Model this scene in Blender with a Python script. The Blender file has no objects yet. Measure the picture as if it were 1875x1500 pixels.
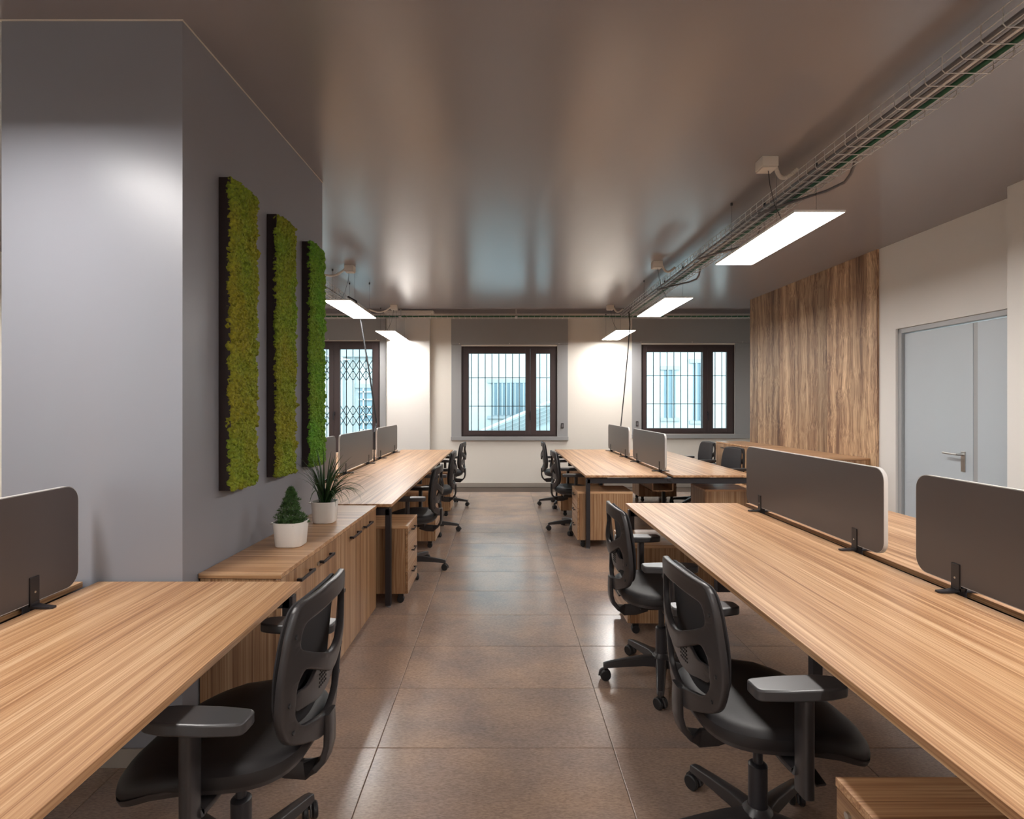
import bpy, bmesh, math, random
from mathutils import Vector, Matrix, noise
import numpy as np
PI = math.pi
random.seed(7)
sc = bpy.context.scene
col = sc.collection

# ------------------------------------------------------------------ camera
CAMH = 1.435
cam_d = bpy.data.cameras.new('camera')
cam_d.sensor_width = 36
cam_d.lens = 36 * 1000 / 1875
cam_d.shift_x = (937.5 - 920) / 1875
cam_d.shift_y = (743 - 750) / 1875
cam_d.clip_start = 0.05
cam = bpy.data.objects.new('camera', cam_d)
cam.location = (0, 0, CAMH)
cam.rotation_euler = (PI / 2, 0, 0)
col.objects.link(cam)
sc.camera = cam

# ------------------------------------------------------------------ world (pale overcast daylight), exposure
w = bpy.data.worlds.new('World'); sc.world = w; w.use_nodes = True
bg = w.node_tree.nodes['Background']
bg.inputs[0].default_value = (0.78, 0.93, 1.0, 1)
bg.inputs[1].default_value = 3.5
PANEL_STRENGTH = 23.0
PANEL_COLOR = (1.0, 0.96, 0.92, 1)
vs = sc.view_settings
vs.view_transform = 'Standard'; vs.look = 'None'; vs.gamma = 1.0; vs.use_curve_mapping = False
vs.exposure = 0.80
sc.cycles.max_bounces = 10
sc.cycles.diffuse_bounces = 6
sc.cycles.transparent_max_bounces = 12
sc.cycles.sample_clamp_indirect = 6

# ------------------------------------------------------------------ materials
def mat(name, color=(.5, .5, .5), rough=.5, metal=0.0, spec=.5, bump=None, var=None, coat=0):
    m = bpy.data.materials.new(name); m.use_nodes = True
    nt = m.node_tree; b = nt.nodes['Principled BSDF']
    b.inputs['Base Color'].default_value = (*color, 1)
    b.inputs['Roughness'].default_value = rough
    b.inputs['Metallic'].default_value = metal
    b.inputs['Specular IOR Level'].default_value = spec
    if coat: b.inputs['Coat Weight'].default_value = coat
    tc = nt.nodes.new('ShaderNodeTexCoord')
    if var:
        sc_, amt = var
        n = nt.nodes.new('ShaderNodeTexNoise'); n.inputs['Scale'].default_value = sc_; n.inputs['Detail'].default_value = 5
        r = nt.nodes.new('ShaderNodeValToRGB')
        r.color_ramp.elements[0].position = .3; r.color_ramp.elements[1].position = .7
        r.color_ramp.elements[0].color = (*[c * (1 - amt) for c in color], 1)
        r.color_ramp.elements[1].color = (*[min(1, c * (1 + amt)) for c in color], 1)
        nt.links.new(tc.outputs['Object'], n.inputs['Vector']); nt.links.new(n.outputs['Fac'], r.inputs[0])
        nt.links.new(r.outputs[0], b.inputs['Base Color'])
    if bump:
        sc_, st, d = bump
        n = nt.nodes.new('ShaderNodeTexNoise'); n.inputs['Scale'].default_value = sc_; n.inputs['Detail'].default_value = 4
        bp = nt.nodes.new('ShaderNodeBump'); bp.inputs['Strength'].default_value = st; bp.inputs['Distance'].default_value = d
        nt.links.new(tc.outputs['Object'], n.inputs['Vector']); nt.links.new(n.outputs['Fac'], bp.inputs['Height'])
        nt.links.new(bp.outputs[0], b.inputs['Normal'])
    return m

def wood(name, axis, cols, fine=1.0, rough=.34, wob=.07, spec=.5, piece=0, coarse=30):
    """streaky veneer; grain runs along axis 0,1,2 of the object's own coordinates"""
    m = bpy.data.materials.new(name); m.use_nodes = True
    nt = m.node_tree; L = nt.links.new; N = nt.nodes.new
    b = nt.nodes['Principled BSDF']; b.inputs['Roughness'].default_value = rough
    b.inputs['Specular IOR Level'].default_value = spec
    tc = N('ShaderNodeTexCoord'); oi = N('ShaderNodeObjectInfo')
    mul = N('ShaderNodeMath'); mul.operation = 'MULTIPLY'; mul.inputs[1].default_value = 37.0
    L(oi.outputs['Random'], mul.inputs[0])
    add = N('ShaderNodeVectorMath'); add.operation = 'ADD'
    L(tc.outputs['Object'], add.inputs[0]); L(mul.outputs[0], add.inputs[1])
    # slow wobble so that the streaks wander
    wv = N('ShaderNodeTexNoise'); wv.inputs['Scale'].default_value = 1.6; wv.inputs['Detail'].default_value = 1
    L(add.outputs[0], wv.inputs['Vector'])
    ws = N('ShaderNodeVectorMath'); ws.operation = 'SCALE'; ws.inputs['Scale'].default_value = .05 * wob * 4
    L(wv.outputs['Color'], ws.inputs[0])
    ad2 = N('ShaderNodeVectorMath'); ad2.operation = 'ADD'; L(add.outputs[0], ad2.inputs[0]); L(ws.outputs[0], ad2.inputs[1])
    def stretched(across, along, detail):
        mp = N('ShaderNodeMapping'); s = [across * fine] * 3; s[axis] = along
        mp.inputs['Scale'].default_value = s
        L(ad2.outputs[0], mp.inputs['Vector'])
        n = N('ShaderNodeTexNoise'); n.inputs['Scale'].default_value = 1; n.inputs['Detail'].default_value = detail
        n.inputs['Roughness'].default_value = .6
        L(mp.outputs[0], n.inputs['Vector']); return n
    n1 = stretched(coarse, .35, 3); n2 = stretched(190, .6, 3); n3 = stretched(620, 4, 2)
    mx = N('ShaderNodeMath'); mx.operation = 'MULTIPLY_ADD'; mx.inputs[1].default_value = .5
    L(n1.outputs['Fac'], mx.inputs[0])
    m2 = N('ShaderNodeMath'); m2.operation = 'MULTIPLY'; m2.inputs[1].default_value = .5
    L(n2.outputs['Fac'], m2.inputs[0]); L(m2.outputs[0], mx.inputs[2])
    mm = N('ShaderNodeMath'); mm.operation = 'MULTIPLY_ADD'; mm.inputs[1].default_value = .14
    L(n3.outputs['Fac'], mm.inputs[0]); L(mx.outputs[0], mm.inputs[2])
    r = N('ShaderNodeValToRGB'); cr = r.color_ramp
    pos = [.44, .53, .60, .70]
    cr.elements[0].position = pos[0]; cr.elements[0].color = (*cols[0], 1)
    cr.elements[1].position = pos[3]; cr.elements[1].color = (*cols[3], 1)
    for p, c in ((pos[1], cols[1]), (pos[2], cols[2])):
        e = cr.elements.new(p); e.color = (*c, 1)
    L(mm.outputs[0], r.inputs[0])
    if piece:
        h = N('ShaderNodeHueSaturation'); q = N('ShaderNodeMapRange'); q.inputs[3].default_value = 1 - piece; q.inputs[4].default_value = 1 + piece
        L(oi.outputs['Random'], q.inputs[0]); L(q.outputs[0], h.inputs['Value']); L(r.outputs[0], h.inputs['Color']); L(h.outputs[0], b.inputs['Base Color'])
    else: L(r.outputs[0], b.inputs['Base Color'])
    bp = N('ShaderNodeBump'); bp.inputs['Strength'].default_value = .12; bp.inputs['Distance'].default_value = .001
    L(n3.outputs['Fac'], bp.inputs['Height']); L(bp.outputs[0], b.inputs['Normal'])
    return m

WC = [(.26, .12, .055), (.42, .22, .105), (.54, .315, .165), (.70, .47, .28)]
W_X = wood('walnut_laminate_across', 0, WC)
W_Y = wood('walnut_laminate_along', 1, WC)
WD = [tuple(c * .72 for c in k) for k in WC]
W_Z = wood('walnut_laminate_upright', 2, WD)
WE = mat('walnut_edge_band', (.42, .24, .12), .45, var=(30, .12))
WW = [(.10, .05, .03), (.25, .14, .08), (.44, .285, .165), (.66, .47, .29)]
W_WALL = wood('feature_wall_veneer', 2, WW, fine=.8, rough=.5, wob=.7, piece=.28, coarse=14)
M_GREY = mat('satin_grey_paint', (.265, .272, .305), .36, bump=(90, .08, .002))
M_CEIL = mat('satin_taupe_ceiling_paint', (.28, .265, .285), .24, spec=1.0, bump=(30, .05, .003))
M_WHITE = mat('cream_wall_paint', (.80, .765, .70), .7, bump=(120, .1, .001))
M_WHITE2 = mat('white_wall_paint', (.74, .72, .69), .7, bump=(120, .1, .001))
M_SURR = mat('grey_window_surround_paint', (.33, .335, .34), .5)
M_FRAME = mat('dark_brown_window_frame', (.055, .036, .036), .4)
M_DOOR = mat('pale_grey_door_paint', (.47, .525, .57), .4)
M_DOORF = mat('grey_door_frame', (.36, .37, .38), .4)
M_BLACK = mat('black_powder_coat', (.022, .02, .024), .4)
M_PLASTIC = mat('charcoal_chair_plastic', (.034, .03, .031), .36, bump=(600, .05, .0005))
M_FABRIC = mat('black_chair_upholstery', (.013, .011, .012), .5, bump=(700, .2, .0006))
M_PAD = mat('dark_armrest_polyurethane', (.05, .048, .05), .30)
M_MESH = mat('black_back_fabric', (.018, .016, .018), .7, bump=(900, .3, .001))
M_SCREEN = mat('graphite_screen_panel', (.105, .09, .088), .38)
M_SCREDGE = mat('pale_screen_edging', (.62, .60, .58), .4)
M_STEEL = mat('brushed_steel', (.55, .54, .52), .3, metal=1)
M_GALV = mat('galvanised_wire', (.62, .61, .60), .4, metal=.3)
M_PIPE = mat('grey_conduit_plastic', (.16, .15, .155), .4)
M_GREEN = mat('green_conduit_plastic', (.02, .12, .06), .45)
M_CREAMP = mat('cream_plastic', (.68, .63, .57), .5)
M_CABLE = mat('black_cable_rubber', (.012, .012, .014), .5)
M_POT = mat('white_pot_enamel', (.85, .83, .80), .25)
M_SOIL = mat('dark_potting_soil', (.03, .02, .015), .9, bump=(200, .8, .004))
M_LEAF = mat('dark_green_blade', (.03, .075, .025), .4, var=(14, .5))
M_CON = mat('conifer_green', (.06, .13, .035), .55, var=(60, .45))
M_STEM = mat('brown_stem', (.08, .05, .03), .8)
M_MOSSF = mat('dark_brown_moss_frame', (.022, .013, .013), .4)
M_BASE = mat('grey_skirting', (.36, .32, .28), .5)
M_GROUT = mat('dark_grout', (.09, .065, .05), .8)
M_FAC = mat('pale_facade_render', (.40, .435, .44), .8, var=(2, .06))
M_FACT = mat('grey_facade_moulding', (.30, .34, .36), .8)
M_SHUT = mat('blue_grey_shutter', (.20, .29, .34), .6)
M_ROOF = mat('pale_sheet_roof', (.42, .50, .53), .5)
M_YARD = mat('courtyard_paving', (.5, .5, .48), .8, var=(3, .2))
M_GRILLE = mat('grey_iron_grille', (.03, .035, .04), .5)

def moss_mat():
    m = bpy.data.materials.new('preserved_moss'); m.use_nodes = True
    nt = m.node_tree; L = nt.links.new; N = nt.nodes.new; b = nt.nodes['Principled BSDF']
    b.inputs['Roughness'].default_value = .8
    tc = N('ShaderNodeTexCoord'); oi = N('ShaderNodeObjectInfo')
    add = N('ShaderNodeVectorMath'); add.operation = 'ADD'
    mu = N('ShaderNodeMath'); mu.operation = 'MULTIPLY'; mu.inputs[1].default_value = 11
    L(oi.outputs['Random'], mu.inputs[0]); L(tc.outputs['Object'], add.inputs[0]); L(mu.outputs[0], add.inputs[1])
    n1 = N('ShaderNodeTexNoise'); n1.inputs['Scale'].default_value = 3.2; n1.inputs['Detail'].default_value = 3
    n2 = N('ShaderNodeTexNoise'); n2.inputs['Scale'].default_value = 70; n2.inputs['Detail'].default_value = 2
    L(add.outputs[0], n1.inputs['Vector']); L(add.outputs[0], n2.inputs['Vector'])
    r = N('ShaderNodeValToRGB'); e = r.color_ramp.elements
    e[0].position = .40; e[0].color = (.27, .26, .015, 1)
    e[1].position = .72; e[1].color = (.17, .30, .02, 1)
    L(n1.outputs['Fac'], r.inputs[0])
    # greener towards the panel nearest the window wall: each panel's own tint in object colour
    mixg = N('ShaderNodeMixRGB'); mixg.blend_type = 'MULTIPLY'; mixg.inputs[0].default_value = 1
    L(r.outputs[0], mixg.inputs[1]); L(oi.outputs['Color'], mixg.inputs[2])
    mr = N('ShaderNodeMapRange'); mr.inputs[1].default_value = .3; mr.inputs[2].default_value = .7
    mr.inputs[3].default_value = .65; mr.inputs[4].default_value = 1.3
    L(n2.outputs['Fac'], mr.inputs[0])
    hs = N('ShaderNodeHueSaturation'); L(mr.outputs[0], hs.inputs['Value']); L(mixg.outputs[0], hs.inputs['Color'])
    L(hs.outputs[0], b.inputs['Base Color'])
    bp = N('ShaderNodeBump'); bp.inputs['Strength'].default_value = .6; bp.inputs['Distance'].default_value = .004
    n3 = N('ShaderNodeTexNoise'); n3.inputs['Scale'].default_value = 260
    L(tc.outputs['Object'], n3.inputs['Vector']); L(n3.outputs['Fac'], bp.inputs['Height']); L(bp.outputs[0], b.inputs['Normal'])
    return m
M_MOSS = moss_mat()

def floor_mat():
    m = bpy.data.materials.new('brown_stone_tile'); m.use_nodes = True
    nt = m.node_tree; L = nt.links.new; N = nt.nodes.new; b = nt.nodes['Principled BSDF']
    b.inputs['Specular IOR Level'].default_value = .95
    tc = N('ShaderNodeTexCoord'); oi = N('ShaderNodeObjectInfo')
    mu = N('ShaderNodeMath'); mu.operation = 'MULTIPLY'; mu.inputs[1].default_value = 23
    L(oi.outputs['Random'], mu.inputs[0])
    add = N('ShaderNodeVectorMath'); add.operation = 'ADD'
    L(tc.outputs['Object'], add.inputs[0]); L(mu.outputs[0], add.inputs[1])
    mp = N('ShaderNodeMapping'); mp.inputs['Scale'].default_value = (1.2, 1.4, 1); L(add.outputs[0], mp.inputs[0])
    n1 = N('ShaderNodeTexNoise'); n1.inputs['Scale'].default_value = 2.6; n1.inputs['Detail'].default_value = 3; n1.inputs['Roughness'].default_value = .5
    L(mp.outputs[0], n1.inputs['Vector'])
    mp2 = N('ShaderNodeMapping'); mp2.inputs['Scale'].default_value = (70, 190, 1); L(add.outputs[0], mp2.inputs[0])
    n2 = N('ShaderNodeTexNoise'); n2.inputs['Scale'].default_value = 1; n2.inputs['Detail'].default_value = 5
    L(mp2.outputs[0], n2.inputs['Vector'])
    r = N('ShaderNodeValToRGB'); e = r.color_ramp.elements
    e[0].position = .28; e[0].color = (.26, .20, .175, 1)
    e[1].position = .74; e[1].color = (.42, .285, .205, 1)
    L(n1.outputs['Fac'], r.inputs[0])
    mr = N('ShaderNodeMapRange'); mr.inputs[1].default_value = .3; mr.inputs[2].default_value = .7
    mr.inputs[3].default_value = .78; mr.inputs[4].default_value = 1.2
    L(n2.outputs['Fac'], mr.inputs[0])
    hs = N('ShaderNodeHueSaturation'); L(mr.outputs[0], hs.inputs['Value']); L(r.outputs[0], hs.inputs['Color'])
    L(hs.outputs[0], b.inputs['Base Color'])
    rr = N('ShaderNodeMapRange'); rr.inputs[1].default_value = .3; rr.inputs[2].default_value = .7
    rr.inputs[3].default_value = .22; rr.inputs[4].default_value = .29
    L(n1.outputs['Fac'], rr.inputs[0]); b.inputs['Roughness'].default_value = .235
    bp = N('ShaderNodeBump'); bp.inputs['Strength'].default_value = .12; bp.inputs['Distance'].default_value = .001
    L(n2.outputs['Fac'], bp.inputs['Height']); L(bp.outputs[0], b.inputs['Normal'])
    return m
M_FLOOR = floor_mat()

def glass_mat():
    m = bpy.data.materials.new('window_glass'); m.use_nodes = True
    nt = m.node_tree; nt.nodes.clear(); N = nt.nodes.new; L = nt.links.new
    o = N('ShaderNodeOutputMaterial'); t = N('ShaderNodeBsdfTransparent'); t.inputs[0].default_value = (.93, .97, .97, 1)
    g = N('ShaderNodeBsdfGlossy'); g.inputs['Roughness'].default_value = .02
    mx = N('ShaderNodeMixShader'); f = N('ShaderNodeFresnel'); f.inputs['IOR'].default_value = 1.25
    L(f.outputs[0], mx.inputs[0]); L(t.outputs[0], mx.inputs[1]); L(g.outputs[0], mx.inputs[2]); L(mx.outputs[0], o.inputs[0])
    return m
M_GLASS = glass_mat()

def emis_mat():
    m = bpy.data.materials.new('lit_diffuser'); m.use_nodes = True
    b = m.node_tree.nodes['Principled BSDF']
    b.inputs['Base Color'].default_value = (.8, .8, .8, 1)
    b.inputs['Emission Color'].default_value = PANEL_COLOR
    b.inputs['Emission Strength'].default_value = PANEL_STRENGTH
    return m
M_LIT = emis_mat()

# ------------------------------------------------------------------ mesh helpers
class MB:
    def __init__(s): s.v = []; s.f = []
    def add(s, vs_, fs):
        n = len(s.v); s.v += [tuple(p) for p in vs_]; s.f += [tuple(i + n for i in f) for f in fs]; return s
    def box(s, x0, y0, z0, x1, y1, z1):
        v = [(x, y, z) for z in (z0, z1) for y in (y0, y1) for x in (x0, x1)]
        return s.add(v, [(0, 2, 3, 1), (4, 5, 7, 6), (0, 1, 5, 4), (2, 6, 7, 3), (0, 4, 6, 2), (1, 3, 7, 5)])
    def prism(s, pts, z0, z1):
        n = len(pts)
        v = [(x, y, z0) for x, y in pts] + [(x, y, z1) for x, y in pts]
        return s.add(v, [tuple(range(n))[::-1], tuple(range(n, 2 * n))] + [(i, (i + 1) % n, n + (i + 1) % n, n + i) for i in range(n)])
    def lathe(s, prof, c=(0, 0, 0), n=20, axis='z'):
        vs_ = []
        for r, h in prof:
            for k in range(n):
                a = 2 * PI * k / n
                p = (r * math.cos(a), r * math.sin(a), h)
                if axis == 'y': p = (p[0], p[2], p[1])
                if axis == 'x': p = (p[2], p[0], p[1])
                vs_.append((p[0] + c[0], p[1] + c[1], p[2] + c[2]))
        fs = []
        m = len(prof)
        for j in range(m - 1):
            for k in range(n):
                fs.append((j * n + k, j * n + (k + 1) % n, (j + 1) * n + (k + 1) % n, (j + 1) * n + k))
        fs.append(tuple(range(n))[::-1]); fs.append(tuple(range((m - 1) * n, m * n)))
        return s.add(vs_, fs)
    def cyl(s, r, z0, z1, c=(0, 0, 0), n=20, axis='z'):
        return s.lathe([(r, z0), (r, z1)], c, n, axis)
    def sweep(s, path, prof, up=(0, 0, 1), scale=None):
        """prof: list of (a,b) in the plane (side, up)"""
        P = [Vector(p) for p in path]; n = len(prof); up = Vector(up); vs_ = []
        for i, p in enumerate(P):
            t = (P[min(i + 1, len(P) - 1)] - P[max(i - 1, 0)]).normalized()
            u = up if abs(t.dot(up)) < .95 else Vector((1, 0, 0)) if abs(t.x) < .9 else Vector((0, 1, 0))
            side = t.cross(u).normalized(); uu = side.cross(t).normalized()
            k = scale[i] if scale else 1
            for a, b in prof: vs_.append(p + side * a * k + uu * b * k)
        fs = []
        for j in range(len(P) - 1):
            for k in range(n):
                fs.append((j * n + k, j * n + (k + 1) % n, (j + 1) * n + (k + 1) % n, (j + 1) * n + k))
        fs.append(tuple(range(n))[::-1]); fs.append(tuple(range((len(P) - 1) * n, len(P) * n)))
        return s.add(vs_, fs)
    def tube(s, path, r, n=8, up=(0, 0, 1)):
        return s.sweep(path, [(r * math.cos(2 * PI * k / n), r * math.sin(2 * PI * k / n)) for k in range(n)], up)
    def build(s, name, m, parent=None, bevel=0, smooth=True, seg=2):
        me = bpy.data.meshes.new(name); me.from_pydata(s.v, [], s.f)
        b = bmesh.new(); b.from_mesh(me); bmesh.ops.recalc_face_normals(b, faces=b.faces); b.to_mesh(me); b.free()
        me.materials.append(m)
        return link(name, me, parent, bevel, smooth, seg)

def link(name, me, parent=None, bevel=0, smooth=True, seg=2):
    if smooth:
        me.polygons.foreach_set('use_smooth', [True] * len(me.polygons)); me.set_sharp_from_angle(angle=math.radians(38))
    o = bpy.data.objects.new(name, me); col.objects.link(o); o.parent = parent
    if bevel:
        md = o.modifiers.new('bevel', 'BEVEL'); md.width = bevel; md.segments = seg; md.limit_method = 'ANGLE'
        md.angle_limit = math.radians(40)
        md.harden_normals = True
    return o

def empty(name, loc=(0, 0, 0), rz=0):
    o = bpy.data.objects.new(name, None); o.empty_display_size = .1; col.objects.link(o)
    o.location = loc; o.rotation_euler = (0, 0, rz); return o
def tag(o, label, cat=None, group=None, kind=None):
    o['label'] = label
    if cat: o['category'] = cat
    if group: o['group'] = group
    if kind: o['kind'] = kind
    return o
def struct(o, label): o['label'] = label; o['kind'] = 'structure'; return o
def copy_tree(o, parent=None):
    c = o.copy(); col.objects.link(c); c.parent = parent
    for ch in KIDS(o): copy_tree(ch, c)
    return c
def KIDS(o): return [k for k in list(bpy.data.objects) if k.parent == o]
def box(name, m, x0, y0, z0, x1, y1, z1, parent=None, bevel=0):
    """box whose object origin is at its own min corner region, so textures stay local"""
    c = ((x0 + x1) / 2, (y0 + y1) / 2, (z0 + z1) / 2)
    o = MB().box(x0 - c[0], y0 - c[1], z0 - c[2], x1 - c[0], y1 - c[1], z1 - c[2]).build(name, m, parent, bevel)
    o.location = c; return o
def rrect(w_, h_, r, n=5):
    pts = []
    for cx, cy, a0 in ((w_ / 2 - r, h_ / 2 - r, 0), (-w_ / 2 + r, h_ / 2 - r, PI / 2), (-w_ / 2 + r, -h_ / 2 + r, PI), (w_ / 2 - r, -h_ / 2 + r, 1.5 * PI)):
        for k in range(n + 1):
            a = a0 + PI / 2 * k / n; pts.append((cx + r * math.cos(a), cy + r * math.sin(a)))
    return pts

# ================================================================== SETTING
YB = 9.63      # back wall
ZC = 2.97      # ceiling
def wx(y): return 3.87 - .033 * y          # right wall line
def cx_(y): return -1.322 + .0228 * y      # column's aisle face line

# floor ------------------------------------------------------------
fl = box('floor', M_GROUT, -5.2, -3.6, -.12, 4.8, YB + .02, -.004)
struct(fl, 'brown stone tiled floor of the office')
tile_me = None
for i in range(-5, 5):
    for j in range(-2, 16):
        x0 = -.525 + .99 * i; y0 = 2.29 + .485 * (j - 2)
        if x0 > 4.6 or y0 > YB: continue
        y1 = min(y0 + .485, YB + .01)
        full = (y1 - y0) > .48
        if full and tile_me:
            t = bpy.data.objects.new('tile', tile_me); col.objects.link(t)
        else:
            mb = MB(); e = .002
            hx, hy = .495 - .0012, (y1 - y0) / 2 - .0012
            mb.box(-hx, -hy, -.006, hx, hy, -.001)
            mb.add([(-hx, -hy, -.001), (hx, -hy, -.001), (hx, hy, -.001), (-hx, hy, -.001),
                    (-hx + e, -hy + e, 0), (hx - e, -hy + e, 0), (hx - e, hy - e, 0), (-hx + e, hy - e, 0)],
                   [(0, 1, 5, 4), (1, 2, 6, 5), (2, 3, 7, 6), (3, 0, 4, 7), (4, 5, 6, 7)])
            t = mb.build('tile', M_FLOOR, None, smooth=False)
            if full: tile_me = t.data
        t.parent = fl; t.matrix_parent_inverse = Matrix.Identity(4)
        t.location = Vector((x0 + .495, (y0 + y1) / 2, 0)) - fl.location
# the rest of the floor behind the camera
bf = box('tile', M_FLOOR, -5.1, -3.5, -.006, 4.7, .35, 0, None); bf.parent = fl
bf.location = bf.location - fl.location

# ceiling ----------------------------------------------------------
ce = box('ceiling', M_CEIL, -5.2, -3.6, ZC, 4.8, 8.62, ZC + .3)
struct(ce, 'smooth satin taupe ceiling above the desks')
tr = box('trim_1', M_CEIL, -5.2, 8.62, 3.25, 4.8, YB + .1, 3.4)
struct(tr, 'raised strip of ceiling in front of the window wall')
tr = box('trim_3', M_CEIL, -5.2, 8.605, ZC - .012, 4.8, 8.62, ZC + .02)
struct(tr, 'thin edge bead where the ceiling stops before the window wall')

# walls ------------------------------------------------------------
wl = box('wall_left', M_WHITE, -5.2, -3.6, 0, -5.0, YB, 3.3); struct(wl, 'white left wall behind the grey column')
wf = MB().box(-5.2, -3.8, 0, 4.8, -3.6, .9).box(-5.2, -3.8, 2.5, 4.8, -3.6, 3.3)
for a, b_ in ((-5.2, -4.4), (-3.4, 4.8)): wf.box(a, -3.8, .9, b_, -3.6, 2.5)  # leaves one unseen window opening, added to let in more daylight
wf = wf.build('wall_front', M_WHITE); struct(wf, 'white end wall behind the viewer')

# back wall with three window openings
def px(x): return (x - 920) / 103.4
def pz(y): return CAMH - (y - 743) / 103.4
WIN = {1: (px(513), px(697), pz(828), pz(625)), 2: (px(845), px(1020), pz(800), pz(634.5)), 3: (px(1172.8), px(1344), pz(794.7), pz(631.5))}
mb = MB()
xs = [-5.0]
T = .32
for k in (1, 2, 3):
    a, b_, z0, z1 = WIN[k]
    mb.box(xs[-1], YB, 0, a, YB + T, 3.3)
    mb.box(a, YB, 0, b_, YB + T, z0); mb.box(a, YB, z1, b_, YB + T, 3.3)
    xs.append(b_)
mb.box(xs[-1], YB, 0, 4.8, YB + T, 3.3)
wb = mb.build('wall_back', M_WHITE); struct(wb, 'cream window wall at the far end of the office')
bb = box('baseboard_back', M_BASE, -5.0, YB - .014, 0, 4.5, YB, .075, bevel=.003); struct(bb, 'low grey skirting along the far window wall')
# pillar
pl = MB().box(-2.01, YB - .13, 0, -1.265, YB, 3.04).build('wall_pillar', M_WHITE2, bevel=.004); struct(pl, 'white pilaster between the left and middle windows')
o = MB().box(-2.05, YB - .17, 3.04, -1.2, YB, 3.085).build('trim_2', M_WHITE2); struct(o, 'thin ledge on top of the white pilaster')

struct(MB().box(-5, YB - .012, 3.05, 4.75, YB - .0005, 3.245).build('shade_band', M_CEIL), 'grey band on the top of the window wall, its shade put in as colour')  # shade at the top of the wall, painted in as a grey strip
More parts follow.
